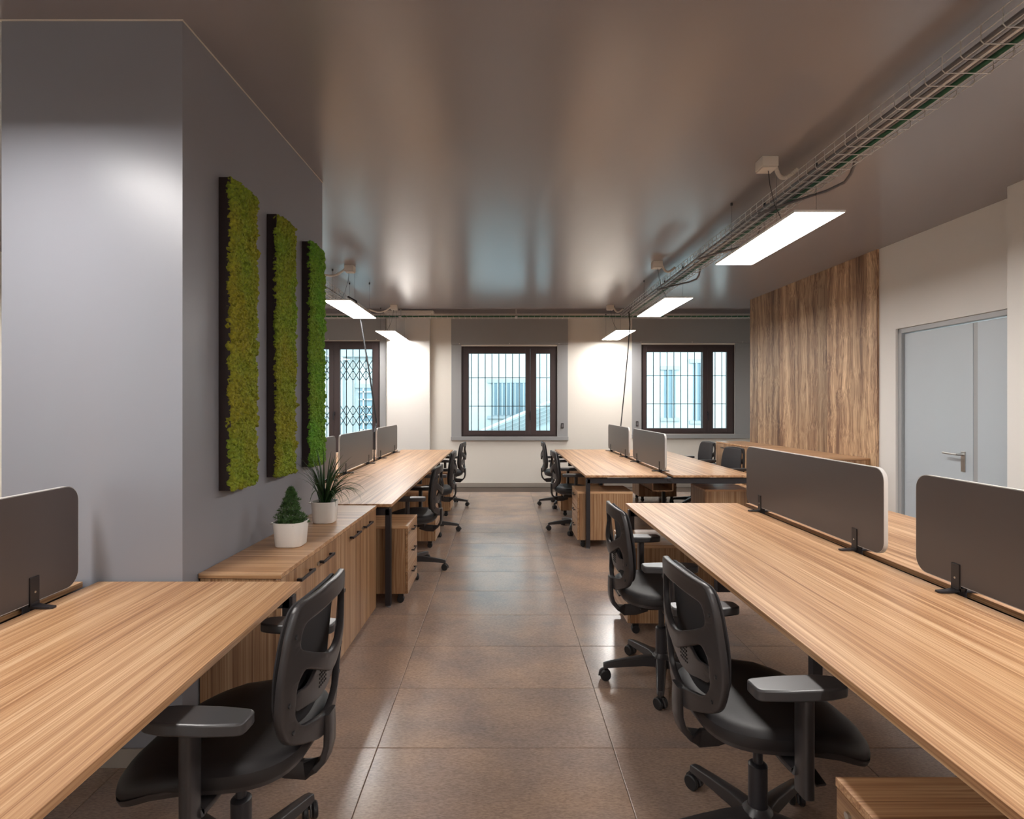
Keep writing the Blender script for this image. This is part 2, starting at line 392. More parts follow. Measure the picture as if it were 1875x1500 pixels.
# windows ----------------------------------------------------------
def window(idx, lab, X0, X1, Z0, Z1, panes, mull, hz, surr, sill, header, switch=None, handle_x=None, grille='bars'):
    root = empty('window_%d' % idx, ((X0 + X1) / 2, YB, Z0)); struct(root, lab)
    ox, oy, oz = root.location
    def bx(name, m, x0, y0, z0, x1, y1, z1, par=root, bevel=0):
        o = box(name, m, x0 - ox, y0 - oy, z0 - oz, x1 - ox, y1 - oy, z1 - oz, None, bevel)
        if par is not root: o.parent = par; o.location = o.location - par.location
        else: o.parent = root
        return o
    y0, y1 = YB + .03, YB + .10
    def ring(name, x0, x1, z0, z1, ix0, ix1, iz0, iz1, ya, yb):
        m_ = MB(); c = Vector(((x0 + x1) / 2, ya, (z0 + z1) / 2))
        for q in ((x0, z0, ix0, z1), (ix1, z0, x1, z1), (ix0, z0, ix1, iz0), (ix0, iz1, ix1, z1)):
            m_.box(q[0] - c.x, 0, q[1] - c.z, q[2] - c.x, yb - ya, q[3] - c.z)
        o = m_.build(name, M_FRAME, root, .003); o.location = c - Vector((ox, oy, oz)); return o
    ring('frame', X0, X1, Z0, Z1, X0 + .05, X1 - .05, Z0 + .05, Z1 - .05, y0, y1)
    # sashes
    ys0, ys1 = YB + .015, YB + .075
    for k, (gx0, gx1, gz0, gz1) in enumerate(panes):
        sx0 = X0 + .035 if k == 0 else mull; sx1 = mull - .003 if k == 0 else X1 - .035
        sh = ring('sash', sx0, sx1, Z0 + .035, Z1 - .035, gx0, gx1, gz0, gz1, ys0, ys1)
        p = MB().box(-(gx1 - gx0) / 2 - .005, 0, -(gz1 - gz0) / 2 - .005, (gx1 - gx0) / 2 + .005, .006, (gz1 - gz0) / 2 + .005).build('pane', M_GLASS, sh, smooth=False)
        p.location = Vector(((gx0 + gx1) / 2, ys0 + .03, (gz0 + gz1) / 2)) - Vector((ox, oy, oz)) - sh.location
        # slim glazing bead
    hm = MB(); hx = handle_x
    hm.box(hx - .013 - ox, -.006, hz - .035 - oz, hx + .013 - ox, .016, hz + .035 - oz)
    hm.box(hx - .008 - ox, -.045, hz - .008 - oz, hx + .008 - ox, 0, hz + .008 - oz)
    hm.box(hx - .009 - ox, -.05, hz - .12 - oz, hx + .009 - ox, -.035, hz + .01 - oz)
    hm.build('handle', M_BLACK, root, .003)
    # surround
    sx0, sx1, sz0, sz1 = surr
    bx('surround', M_SURR, sx0, YB - .016, sz0, X0 + .002, YB + .02, Z1 + .02, bevel=.002)
    bx('surround', M_SURR, X1 - .002, YB - .016, sz0, sx1, YB + .02, Z1 + .02, bevel=.002)
    bx('shutter_box', M_SURR, sx0, YB - .05, header[0], sx1, YB - .001, header[1], bevel=.002)
    if sill: bx('sill', M_SURR, sx0 - .005, YB - .055, sill[0], sx1 + .005, YB + .03, sill[1], bevel=.004)
    for hxk in (sx0 + .145, (sx0 + sx1) / 2, sx1 - .16):
        h = MB().lathe([(.002, 0), (.008, .004), (.008, .012), (.002, .016)], n=8, axis='y').build('hook', M_POT, root)
        h.location = (hxk - ox, -.066, header[0] + .012 - oz)
    if switch:
        s = bx('switch', M_BLACK, switch[0] - .022, YB - .03, switch[1] - .045, switch[0] + .022, YB - .016, switch[1] + .045, bevel=.003)
        r_ = MB().box(-.012, -.004, -.028, .012, 0, .028).build('rocker', M_PIPE, s, .002); r_.location = (0, -.007, 0)
    # iron grille outside
    yg = .26
    gr = empty('grille', (0, yg, 0)); gr.parent = root
    step = .124
    def bar(x, za, zb, r=.008):
        o = MB().cyl(r, 0, 1, n=8).build('bar', M_GRILLE, gr); o.location = (x, 0, za); o.scale = (1, 1, zb - za); return o
    W = X1 - X0; H = Z1 - Z0
    if grille == 'bars':
        m_ = MB().cyl(.0075, 0, H, n=6).build('bar', M_GRILLE, gr)
        nb = int(W / step); x = -W / 2 + .04
        first = True
        while x < W / 2:
            o = m_ if first else m_.copy()
            if not first: col.objects.link(o)
            first = False; o.location = (x, 0, 0); x += step
        for zz in grz(idx):
            o = MB().box(-W / 2, -.004, -.006, W / 2, .004, .006).build('rail', M_GRILLE, gr); o.location = (0, 0, zz - Z0)
    else:
        # folding lattice gate
        m_ = MB().box(-.007, -.004, 0, .007, .004, H).build('bar', M_GRILLE, gr); x = -W / 2 + .05; first = True
        pitch = .118
        while x < W / 2:
            o = m_ if first else m_.copy()
            if not first: col.objects.link(o)
            first = False; o.location = (x, 0, 0); x += pitch
        d = None
        for (zc, hh) in ((pz(677), .26), (pz(762), .26)):
            x = -W / 2 + .05
            while x < W / 2 - .02:
                for row in (-1, 0):
                    for sg in (-1, 1):
                        za = zc - Z0 + row * hh * .72
                        p0 = Vector((x, -.008 * sg, za)); p1 = Vector((x + pitch, -.008 * sg, za + hh * .72))
                        if sg < 0: p0.z, p1.z = p1.z, p0.z
                        if d is None:
                            L_ = math.hypot(pitch, hh * .72)
                            d = MB().box(0, -.003, -.006, L_, .003, .006).build('slat', M_GRILLE, gr); o = d
                        else: o = d.copy(); col.objects.link(o)
                        o.location = p0; v = p1 - p0; o.rotation_euler = (0, -math.atan2(v.z, v.x), 0)
                x += pitch
    return root
def grz(i): return (pz(690.7), pz(744)) if i == 2 else (pz(687), pz(739.5))
window(1, 'tall two-leaf window behind a folding lattice gate, left of the white pilaster', *WIN[1],
       panes=[(px(523), px(603), pz(806), pz(640)), (px(623), px(683), pz(806), pz(640))], mull=px(612), hz=pz(757),
       surr=(px(500), px(708), pz(829), 0), sill=None, header=(pz(624), 3.0), handle_x=px(613), grille='lattice')
window(2, 'middle window with dark brown frame and upright iron bars', *WIN[2],
       panes=[(px(858.7), px(962), pz(788.5), pz(648)), (px(981.9), px(1007), pz(788.5), pz(648))], mull=px(971), hz=pz(757),
       surr=(px(827), px(1039), pz(801), 0), sill=(pz(806), pz(799.5)), header=(pz(632), 3.0), switch=(px(1029), pz(779.5)), handle_x=px(970.7))
window(3, 'right window with dark brown frame, beside the wood-veneer wall', *WIN[3],
       panes=[(px(1183.5), px(1286), pz(784), pz(645)), (px(1304.8), px(1330), pz(784), pz(645))], mull=px(1294), hz=pz(757),
       surr=(px(1156), px(1372), pz(796), 0), sill=(pz(802.5), pz(795)), header=(pz(629), 3.0), switch=(px(1165), pz(776)), handle_x=px(1294))

# right wall -------------------------------------------------------
mb = MB()
YD0, YD1 = 3.75, 5.14      # door opening
ZD = 2.155
mb.prism([(wx(YD1), YD1), (5.0, YD1), (5.0, 5.36), (wx(5.36), 5.36)], 0, 3.3)
mb.prism([(wx(YD0), YD0), (5.0, YD0), (5.0, YD1), (wx(YD1), YD1)], ZD, 3.3)
mb.prism([(wx(5.36), 5.36), (5.0, 5.36), (5.0, 7.92), (wx(7.92), 7.92)], 0, 3.3)
mb.box(3.54, -3.6, 0, 5.0, 3.83, 3.3)
mb.box(4.75, 7.92, 0, 5.0, YB, 3.3)
wr = mb.build('wall_right', M_WHITE2); struct(wr, 'white right wall with the grey door and the projecting pillar')
# wood veneer feature wall made of upright planks
R_ANG = math.atan(.033)
fw = empty('wood_panelling', (wx(5.355), 5.355, 0), R_ANG)
tag(fw, 'floor-to-ceiling wood-veneer panelling of upright planks, beside the right window', 'wall panelling', kind='structure')
y = 0; LEN = 7.92 - 5.355
random.seed(3)
while y < LEN - .001:
    wd = random.choice([.12, .15, .18, .21, .24]); wd = min(wd, LEN - y)
    if LEN - y - wd < .08: wd = LEN - y
    o = MB().box(-.02, -wd / 2 + .0006, 0, 0, wd / 2 - .0006, ZC).build('plank', W_WALL, fw, .0008); o.location = (0, y + wd / 2, 0)
    y += wd
# far corner return of the panelling
# door
dr = empty('door_1', (wx(4.45), 4.45, 0), R_ANG); struct(dr, 'pale grey two-leaf door in the right wall')
def dY(y): return y - 4.45
fr = MB(); ya, yb = dY(YD0), dY(YD1)
fr.box(.02, yb - .045, 0, .12, yb, ZD); fr.box(.02, ya, 0, .12, ya + .045, ZD); fr.box(.02, ya, ZD - .045, .12, yb, ZD)
fr.build('frame', M_DOORF, dr, .003)
l1 = MB().box(.045, dY(4.375), .005, .09, yb - .05, ZD - .055).build('leaf', M_DOOR, dr, .003)
l2 = MB().box(.045, ya + .05, .005, .09, dY(4.335), ZD - .055).build('leaf', M_DOOR, dr, .003)
MB().box(.05, dY(4.33), .005, .085, dY(4.38), ZD - .055).build('astragal', M_DOORF, dr, .002)
hd = MB(); hy = dY(4.46); hz = 1.035
hd.prism([(.037, hy - .02), (.045, hy - .02), (.045, hy + .02), (.037, hy + .02)], hz - .14, hz + .025)
hd.cyl(.009, -.055, .0, (.04, hy, hz), 12, 'x')
hd.sweep([(-.012, hy, hz), (-.018, hy + .03, hz + .002), (-.018, hy + .13, hz + .006)], rrect(.02, .014, .005))
hdl = hd.build('handle', M_STEEL, l1, .002); hdl['label'] = 'brushed steel lever handle on a long plate'
# wall seam strip: shadow gap over the door
struct(box('baseboard_right', M_BASE, 3.526, -3.6, 0, 3.54, 3.83, .075), 'low skirting along the right pillar')

# column -----------------------------------------------------------
YC0, YC1 = 2.172, 3.75
mb = MB().prism([(-1.992, YC0), (cx_(YC0), YC0), (cx_(YC1), YC1), (-1.992, YC1)], 0, ZC + .01)
cm = mb.build('column', M_GREY); tag(cm, 'broad blue-grey painted column carrying the moss panels', kind='structure')
tb = MB().prism([(-2.0, YC0 - .004), (cx_(YC0) + .004, YC0 - .004), (cx_(YC1) + .004, YC1), (-2.0, YC1)], ZC - .005, ZC - .0005)
struct(tb.build('trim_4', M_CREAMP), 'thin pale caulk line where the grey column meets the ceiling')
bs = MB().prism([(-2.0, YC0 - .012), (cx_(YC0), YC0 - .012), (cx_(YC0), YC0), (-2.0, YC0)], 0, .075)
struct(bs.build('baseboard_left', M_BASE, None, .002), 'brown-grey skirting at the foot of the grey column')

# ================================================================== OUTSIDE
yd = box('courtyard_ground', M_YARD, -30, -30, -.6, 30, 30, -.5); tag(yd, 'pale paved ground of the courtyard outside the windows', 'ground', kind='structure')
def facade_window(par, x, y, z, w_, h_, nbar, shut, rz=0, grid=0):
    e = empty('window', (x, y, z)); e.parent = par; e.rotation_euler = (0, 0, rz)
    MB().box(-w_ / 2 - .12, -.05, -.1, w_ / 2 + .12, 0, 0).build('sill', M_FACT, e, .01); MB().box(-w_ / 2 - .12, -.05, h_, w_ / 2 + .12, 0, h_ + .12).build('lintel', M_FACT, e, .01)
    MB().box(-w_ / 2, -.02, 0, w_ / 2, .01, h_).build('pane', M_SHUT if shut else M_ROOF, e)
    g = MB()
    for k in range(nbar): 
        xx = -w_ / 2 + w_ * (k + .5) / nbar; g.box(xx - .02, -.08, 0, xx + .02, -.04, h_)
    for k in range(grid): 
        zz = h_ * (k + .5) / grid; g.box(-w_ / 2, -.08, zz - .02, w_ / 2, -.04, zz + .02)
    g.build('grille', M_ROOF if grid else M_FACT, e)['kind'] = 'stuff'
    return e
fb = empty('facing_building', (0, 16.0, -.5)); tag(fb, 'pale rendered building across the courtyard, seen through the middle window', 'building')
MB().box(-14, 0, 0, 4.6, 1, 9).build('wall', M_FAC, fb)
MB().box(-14, -.16, 3.35, -2.6, 0, 3.6).build('cornice', M_FACT, fb, .02)
facade_window(fb, .18, 0, 1.65, 1.0, .95, 8, True)
facade_window(fb, -3.9, 0, .9, .62, 1.55, 2, True, grid=7)
MB().cyl(.06, 0, 9, (-4.7, -.1, 0), 10).build('downpipe', M_ROOF, fb); MB().cyl(.035, 0, 9, (-4.35, -.08, 0), 10).build('downpipe', M_ROOF, fb)
# right wing
sw = empty('side_wing', (4.6, 11.0, -.5), -.0); tag(sw, 'pale side wing with tall shuttered windows, seen through the right window', 'building')
MB().box(.0, 5.0, 0, 6, 6, 9).build('wall', M_FAC, sw)
facade_window(sw, .30, 5.0, 1.58, .32, 1.4, 2, True)
facade_window(sw, 1.2, 5.0, 1.5, .42, 1.68, 3, True)
# low roof in front
rf = empty('lean_to_roof', (1.5, 13.0, 0)); tag(rf, 'pale sloping sheet roof outside the middle window', 'roof')
MB().add([(-2.1, 0, .77), (.06, 0, 1.69), (.06, 2.4, 1.69), (-2.1, 2.4, .77), (-2.1, 0, -.5), (.06, 0, -.5), (.06, 2.4, -.5), (-2.1, 2.4, -.5)],
         [(0, 1, 2, 3), (4, 7, 6, 5), (0, 4, 5, 1), (3, 2, 6, 7), (1, 5, 6, 2), (0, 3, 7, 4)]).build('roof_sheet', M_ROOF, rf)
g = MB()
for k in range(5):
    o_ = .09 * k
    g.sweep([(-2.1, -.03, .72 - o_), (.06, -.03, 1.64 - o_)], rrect(.02, .02, .004, 1))
g.build('seam', M_FACT, rf)['kind'] = 'stuff'

# ================================================================== BENCH DESKS
DT = .74
def bench(label, xa, xb, xc, xd, y0, y1, mods, group):
    """two tops: xa..xb on the aisle side of the gap, xc..xd beyond it"""
    root = empty('bench_desk', ((xb + xc) / 2, y0, 0)); tag(root, label, 'desk', group)
    ox = root.location.x; oy = y0
    L_ = y1 - y0
    lo, hi = min(xa, xd), max(xa, xd)
    for a, b_ in ((xa, xb), (xc, xd)):
        a, b_ = min(a, b_), max(a, b_)
        t = MB().box(-(b_ - a) / 2, -L_ / 2, -.011, (b_ - a) / 2, L_ / 2, .011).build('tabletop', W_Y, root, .0015)
        t.location = ((a + b_) / 2 - ox, L_ / 2, DT - .011)
        for yy in (-L_ / 2 - .0006, L_ / 2 + .0006):
            pass
    ft = .04
    ys = [0.02] + [L_ * k / mods for k in range(1, mods)] + [L_ - .02 - ft]
    for i, yy in enumerate(ys):
        end = i in (0, len(ys) - 1)
        x0 = lo + .01 if end else lo + .42; x1 = hi - .01 if end else hi - .42
        y_ = yy if end else yy - ft / 2
        MB().box(lo + .02 - ox, y_, DT - .033 - .052, hi - .02 - ox, y_ + ft, DT - .033).build('cross_beam', M_BLACK, root, .002)
        for xx in (x0, x1 - ft):
            l = MB().box(0, 0, .012, ft, ft, DT - .04).build('leg', M_BLACK, root, .002); l.location = (xx - ox, y_, 0)
            f = MB().cyl(.018, 0, .013, (ft / 2, ft / 2, 0), 12).build('foot', M_PIPE, l)
        sp = MB()
        for q in (.12, .4, .6, .88):
            xx = lo + (hi - lo) * q - ox; sp.box(xx - .02, y_ + .003, DT - .0335, xx + .02, y_ + ft - .003, DT - .0215)
        sp.build('spacer', M_BLACK, root)['kind'] = 'stuff'
    for xx in (lo + .2, (xb + xc) / 2 - .1, (xb + xc) / 2 + .1, hi - .2):
        MB().box(xx - .02 - ox, .05, DT - .06, xx + .02 - ox, L_ - .05, DT - .0225).build('side_rail', M_BLACK, root)
    MB().box((xb + xc) / 2 - .024 - ox, .01, DT - .055, (xb + xc) / 2 + .024 - ox, L_ - .01, DT - .03).build('centre_rail', M_BLACK, root, .002)
    # hanging wooden cable trough with comb of slots
    ct = MB().box(-.11, .25, DT - .2, .11, L_ - .25, DT - .19)
    ct.box(-.11, .25, DT - .2, -.10, L_ - .25, DT - .1); ct.box(.10, .25, DT - .2, .11, L_ - .25, DT - .1)
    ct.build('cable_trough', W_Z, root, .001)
    return root
G = 'bench desks'
bR1 = bench('long double wooden bench desk in the right foreground, two screens along its middle', .878, 1.676, 1.738, 2.56, .70, 3.90, 2, G)
bR2 = bench('far double bench desk on the right, in front of the middle and right windows', .83, 1.645, 1.705, 2.52, 5.45, 8.66, 2, G)
bL1 = bench('wooden bench desk in the left foreground that butts against the grey column', -.797, -1.597, -1.658, -2.46, .40, 2.158, 1, G)
bL2 = bench('far left bench desk running from the sideboard to the window wall', -.784, -1.59, -1.65, -2.45, 3.86, 8.62, 3, G)

# screens ----------------------------------------------------------
def screen(label, X, y0, y1, z0, z1, sgn, group, nb=.2):
    """sgn: -1 = foot points to -x, +1 to +x"""
    root = empty('desk_screen', (X, (y0 + y1) / 2, DT)); tag(root, label, 'divider', group)
    L_ = y1 - y0; H = z1 - z0; th = .018
    def slab(w_, h_, r, t, name, m):
        pts = rrect(w_, h_, r, 7); n = len(pts)
        v = [(-t / 2, a, b_) for a, b_ in pts] + [(t / 2, a, b_) for a, b_ in pts]
        f = [tuple(range(n))[::-1], tuple(range(n, 2 * n))] + [(i, (i + 1) % n, n + (i + 1) % n, n + i) for i in range(n)]
        o = MB().add(v, f).build(name, m, root); o.location = (0, 0, z0 - DT + H / 2); return o
    slab(L_ - .006, H - .006, .055, th + .003, 'panel', M_SCREEN)
    slab(L_, H, .058, th, 'edging', M_SCREDGE)
    for yy in (-L_ / 2 + nb, L_ / 2 - nb):
        b_ = MB()
        b_.box(sgn * .011 - .004, -.019, .0, sgn * .011 + .004, .019, .105)
        b_.box(-sgn * .011 - .004, -.019, .0, -sgn * .011 + .004, .019, .105)
        b_.box(-.016, -.019, -.028, .016, .019, .018)
        for s_ in (sgn, -sgn):
            pts = [(s_ * .012, -.02), (s_ * .05, -.026), (s_ * .085, -.026), (s_ * .093, -.018), (s_ * .093, -.004), (s_ * .05, .004), (s_ * .012, .02)]
            b_.prism(pts, .0008, .009)
        o = b_.build('bracket', M_BLACK, root, .002); o.location = (0, yy, 0)
        sc_ = MB().cyl(.004, -.0005, .001, n=8, axis='x').build('screw', M_STEEL, o); sc_.location = (sgn * .0155, 0, .052)
    return root
GS = 'desk screens'
XR = 1.707
screen('large graphite screen cut off by the right edge of the photo', XR, .83, 2.243, .765, 1.158, -1, GS)
screen('graphite screen on the right foreground desk, in front of the wood-veneer wall', XR, 2.43, 3.80, .765, 1.155, -1, GS)
screen('grey screen on the far right bench, the nearer one overlapping the right window', 1.675, 5.60, 6.97, .765, 1.145, -1, GS)
screen('grey screen on the far right bench, farther one nearest the window wall', 1.675, 7.20, 8.60, .765, 1.145, -1, GS)
screen('dark screen at the left edge of the photo in front of the grey column', -1.628, .70, 2.085, .755, 1.135, 1, GS)
screen('grey screen on the far left bench, middle of its three', -1.62, 5.42, 6.78, .765, 1.145, 1, GS)
screen('grey screen on the far left bench, nearest the white pilaster', -1.62, 7.02, 8.36, .765, 1.145, 1, GS)
screen('grey screen on the far left bench half hidden by the column and the grassy plant', -1.62, 3.98, 5.28, .765, 1.145, 1, GS)

# pedestals --------------------------------------------------------
def make_pedestal():
    root = empty('drawer_pedestal')
    D, Wd = .56, .43     # x: 0..D (front at x=0, facing -x), y: 0..Wd
    z0, z1 = .075, .565
    MB().box(.02, .004, z0, D, Wd - .004, z1 - .02).build('carcass', W_Z, root, .0015)
    t = MB().box(-D / 2, -Wd / 2, -.01, D / 2, Wd / 2, .01).build('top', W_X, root, .0015); t.location = (D / 2, Wd / 2, z1 - .01)
    h = (z1 - .02 - z0) / 3
    for k in range(3):
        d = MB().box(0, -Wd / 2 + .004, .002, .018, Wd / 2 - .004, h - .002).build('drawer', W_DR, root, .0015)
        d.location = (.0005, Wd / 2, z0 + h * k)
        b_ = MB().box(-.024, -.065, -.004, -.016, .065, .004); b_.box(-.02, -.06, -.004, .0005, -.05, .004); b_.box(-.02, .05, -.004, .0005, .06, .004)
        hh = b_.build('handle', M_BLACK, d, .001); hh.location = (0, 0, h - .035)
    lk = MB().cyl(.009, -.006, 0, (0, Wd - .05, z1 - .055), 12, 'x').build('lock', M_STEEL, root)
    for xx in (.06, D - .06):
        for yy in (.05, Wd - .05):
            c = MB().cyl(.025, -.02, .02, (0, 0, .025), 14, 'y'); c.box(-.02, -.012, .04, .02, .012, .076)
            o = c.build('caster', M_CABLE, root, .003); o.location = (xx, yy, 0)
    return root
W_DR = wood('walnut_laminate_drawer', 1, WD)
ped = make_pedestal()
GP = 'drawer pedestals'
peds = [
    (.78, .85, 0, 'wooden drawer pedestal at the bottom right corner, under the near right desk'),
    (.78, 3.405, 0, 'wooden drawer pedestal under the far end of the right foreground desk, behind the chairs'),
    (.757, 5.515, 0, 'wooden drawer pedestal by the near aisle leg of the far right bench'),
    (.757, 7.085, 0, 'wooden drawer pedestal deeper under the far right bench, on the aisle side'),
    (2.66, 5.66 + .43, 1, 'wooden drawer pedestal under the near right end of the far right bench'),
    (2.60, 8.15 + .43, 1, 'dark wooden drawer pedestal under the far right bench, closest to the right window'),
    (-.682, 3.94 + .43, 1, 'three-drawer wooden pedestal beside the left sideboard, behind the black desk leg'),
    (-.672, 5.475 + .43, 1, 'wooden drawer pedestal under the middle of the far left bench'),
    (-.672, 7.055 + .43, 1, 'wooden drawer pedestal under the far left bench, closest to the window wall'),
    (2.62, 2.0, 1, 'wooden drawer pedestal on the hidden outer side of the right foreground desk'),
]
for i, (x, y, flip, lab) in enumerate(peds[:9]):
    o = ped if i == 0 else copy_tree(ped)
    o.location = (x, y, 0); o.rotation_euler = (0, 0, PI if flip else 0); tag(o, lab, 'drawer unit', GP)

# sideboards -------------------------------------------------------
def sideboard(name, label, loc, rz, L_, D, H, ndoor, face):
    """local: length along +y, depth along x from 0 (wall) to face*D"""
    root = empty(name, loc, rz); tag(root, label, 'cabinet')
    f = face
    def b(nm, m, x0, y0, z0, x1, y1, z1, par=root, bev=.0015):
        x0, x1 = sorted((x0 * f, x1 * f)); o = box(nm, m, x0, y0, z0, x1, y1, z1, None, bev); o.parent = par; return o
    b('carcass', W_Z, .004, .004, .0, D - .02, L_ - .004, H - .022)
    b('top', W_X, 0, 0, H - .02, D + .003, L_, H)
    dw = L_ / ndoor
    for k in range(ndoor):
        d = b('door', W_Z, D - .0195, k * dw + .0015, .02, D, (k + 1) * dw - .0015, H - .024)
        left = k % 2 == 0
        hy = (dw / 2 - .14) if left else (-dw / 2 + .14)
        hm = MB(); hm.box(.018, -.085, -.006, .027, .085, .006); hm.box(0, -.08, -.006, .02, -.066, .006); hm.box(0, .066, -.006, .02, .08, .006)
        h = hm.build('handle', M_BLACK, d, .001)
        if f < 0: h.scale = (-1, 1, 1)
        h.location = (f * (.0098), hy, (H - .024 - .02) / 2 - .055)
        if not left:
            lk = MB().cyl(.009, 0, f * .008, n=12, axis='x').build('lock', M_STEEL, d); lk.location = (f * .0098, -dw / 2 + .035, (H - .044) / 2 - .055)
    return root
AC = -math.atan(.0228)
sideboard('sideboard', 'low wooden four-door sideboard along the grey column, with two potted plants', (cx_(2.27) + .003, 2.275, 0), AC, 1.565, .345, .735, 4, 1)
sideboard('sideboard', 'tall wooden cabinet row in front of the wood-veneer wall at right', (wx(5.45) - .023, 5.45, 0), R_ANG, 2.65, .42, .91, 6, -1)

# ================================================================== CHAIR
def plate_mesh(outline, holes, thick, bend, cuts_u, cuts_v, bev=.003):
    cu = bpy.data.curves.new('c', 'CURVE'); cu.dimensions = '2D'; cu.fill_mode = 'BOTH'
    cu.extrude = thick / 2 - bev; cu.bevel_depth = bev; cu.bevel_resolution = 1
    for pts in [outline] + holes:
        s = cu.splines.new('POLY'); s.points.add(len(pts) - 1); s.use_cyclic_u = True
        for p_, q in zip(s.points, pts): p_.co = (q[0], q[1], 0, 1)
    o = bpy.data.objects.new('c', cu); col.objects.link(o)
    dg = bpy.context.evaluated_depsgraph_get(); me = bpy.data.meshes.new_from_object(o.evaluated_get(dg))
    bpy.data.objects.remove(o); bpy.data.curves.remove(cu)
    b = bmesh.new(); b.from_mesh(me)
    bmesh.ops.remove_doubles(b, verts=b.verts, dist=1e-5)
    for u in cuts_u: bmesh.ops.bisect_plane(b, geom=b.verts[:] + b.edges[:] + b.faces[:], plane_co=(u, 0, 0), plane_no=(1, 0, 0))
    for v in cuts_v: bmesh.ops.bisect_plane(b, geom=b.verts[:] + b.edges[:] + b.faces[:], plane_co=(0, v, 0), plane_no=(0, 1, 0))
    for v in b.verts: v.co = bend(v.co.x, v.co.y, v.co.z)
    bmesh.ops.recalc_face_normals(b, faces=b.faces)
    b.to_mesh(me); b.free(); return me
def smooth_poly(pts, rad, n=4):
    """round the corners of a polygon"""
    out = []; N_ = len(pts)
    for i in range(N_):
        p0, p1, p2 = Vector(pts[i - 1]), Vector(pts[i]), Vector(pts[(i + 1) % N_])
        a = (p0 - p1); b = (p2 - p1); r = min(rad, a.length * .45, b.length * .45)
        A = p1 + a.normalized() * r; B = p1 + b.normalized() * r
        for k in range(n + 1):
            t = k / n; out.append(tuple(A * (1 - t) ** 2 + p1 * 2 * t * (1 - t) + B * t * t))
    return out
def back_x(u, z, curve=.055):
    t = (z - .5) / .4
    lean = -.035 * t * t + .012 * math.sin(PI * min(max(t, 0), 1)) * -1
    c = curve * (1 - .35 * max(0, t - .6) / .4)
    return -.195 + lean - c * (1 - (u / .23) ** 2)

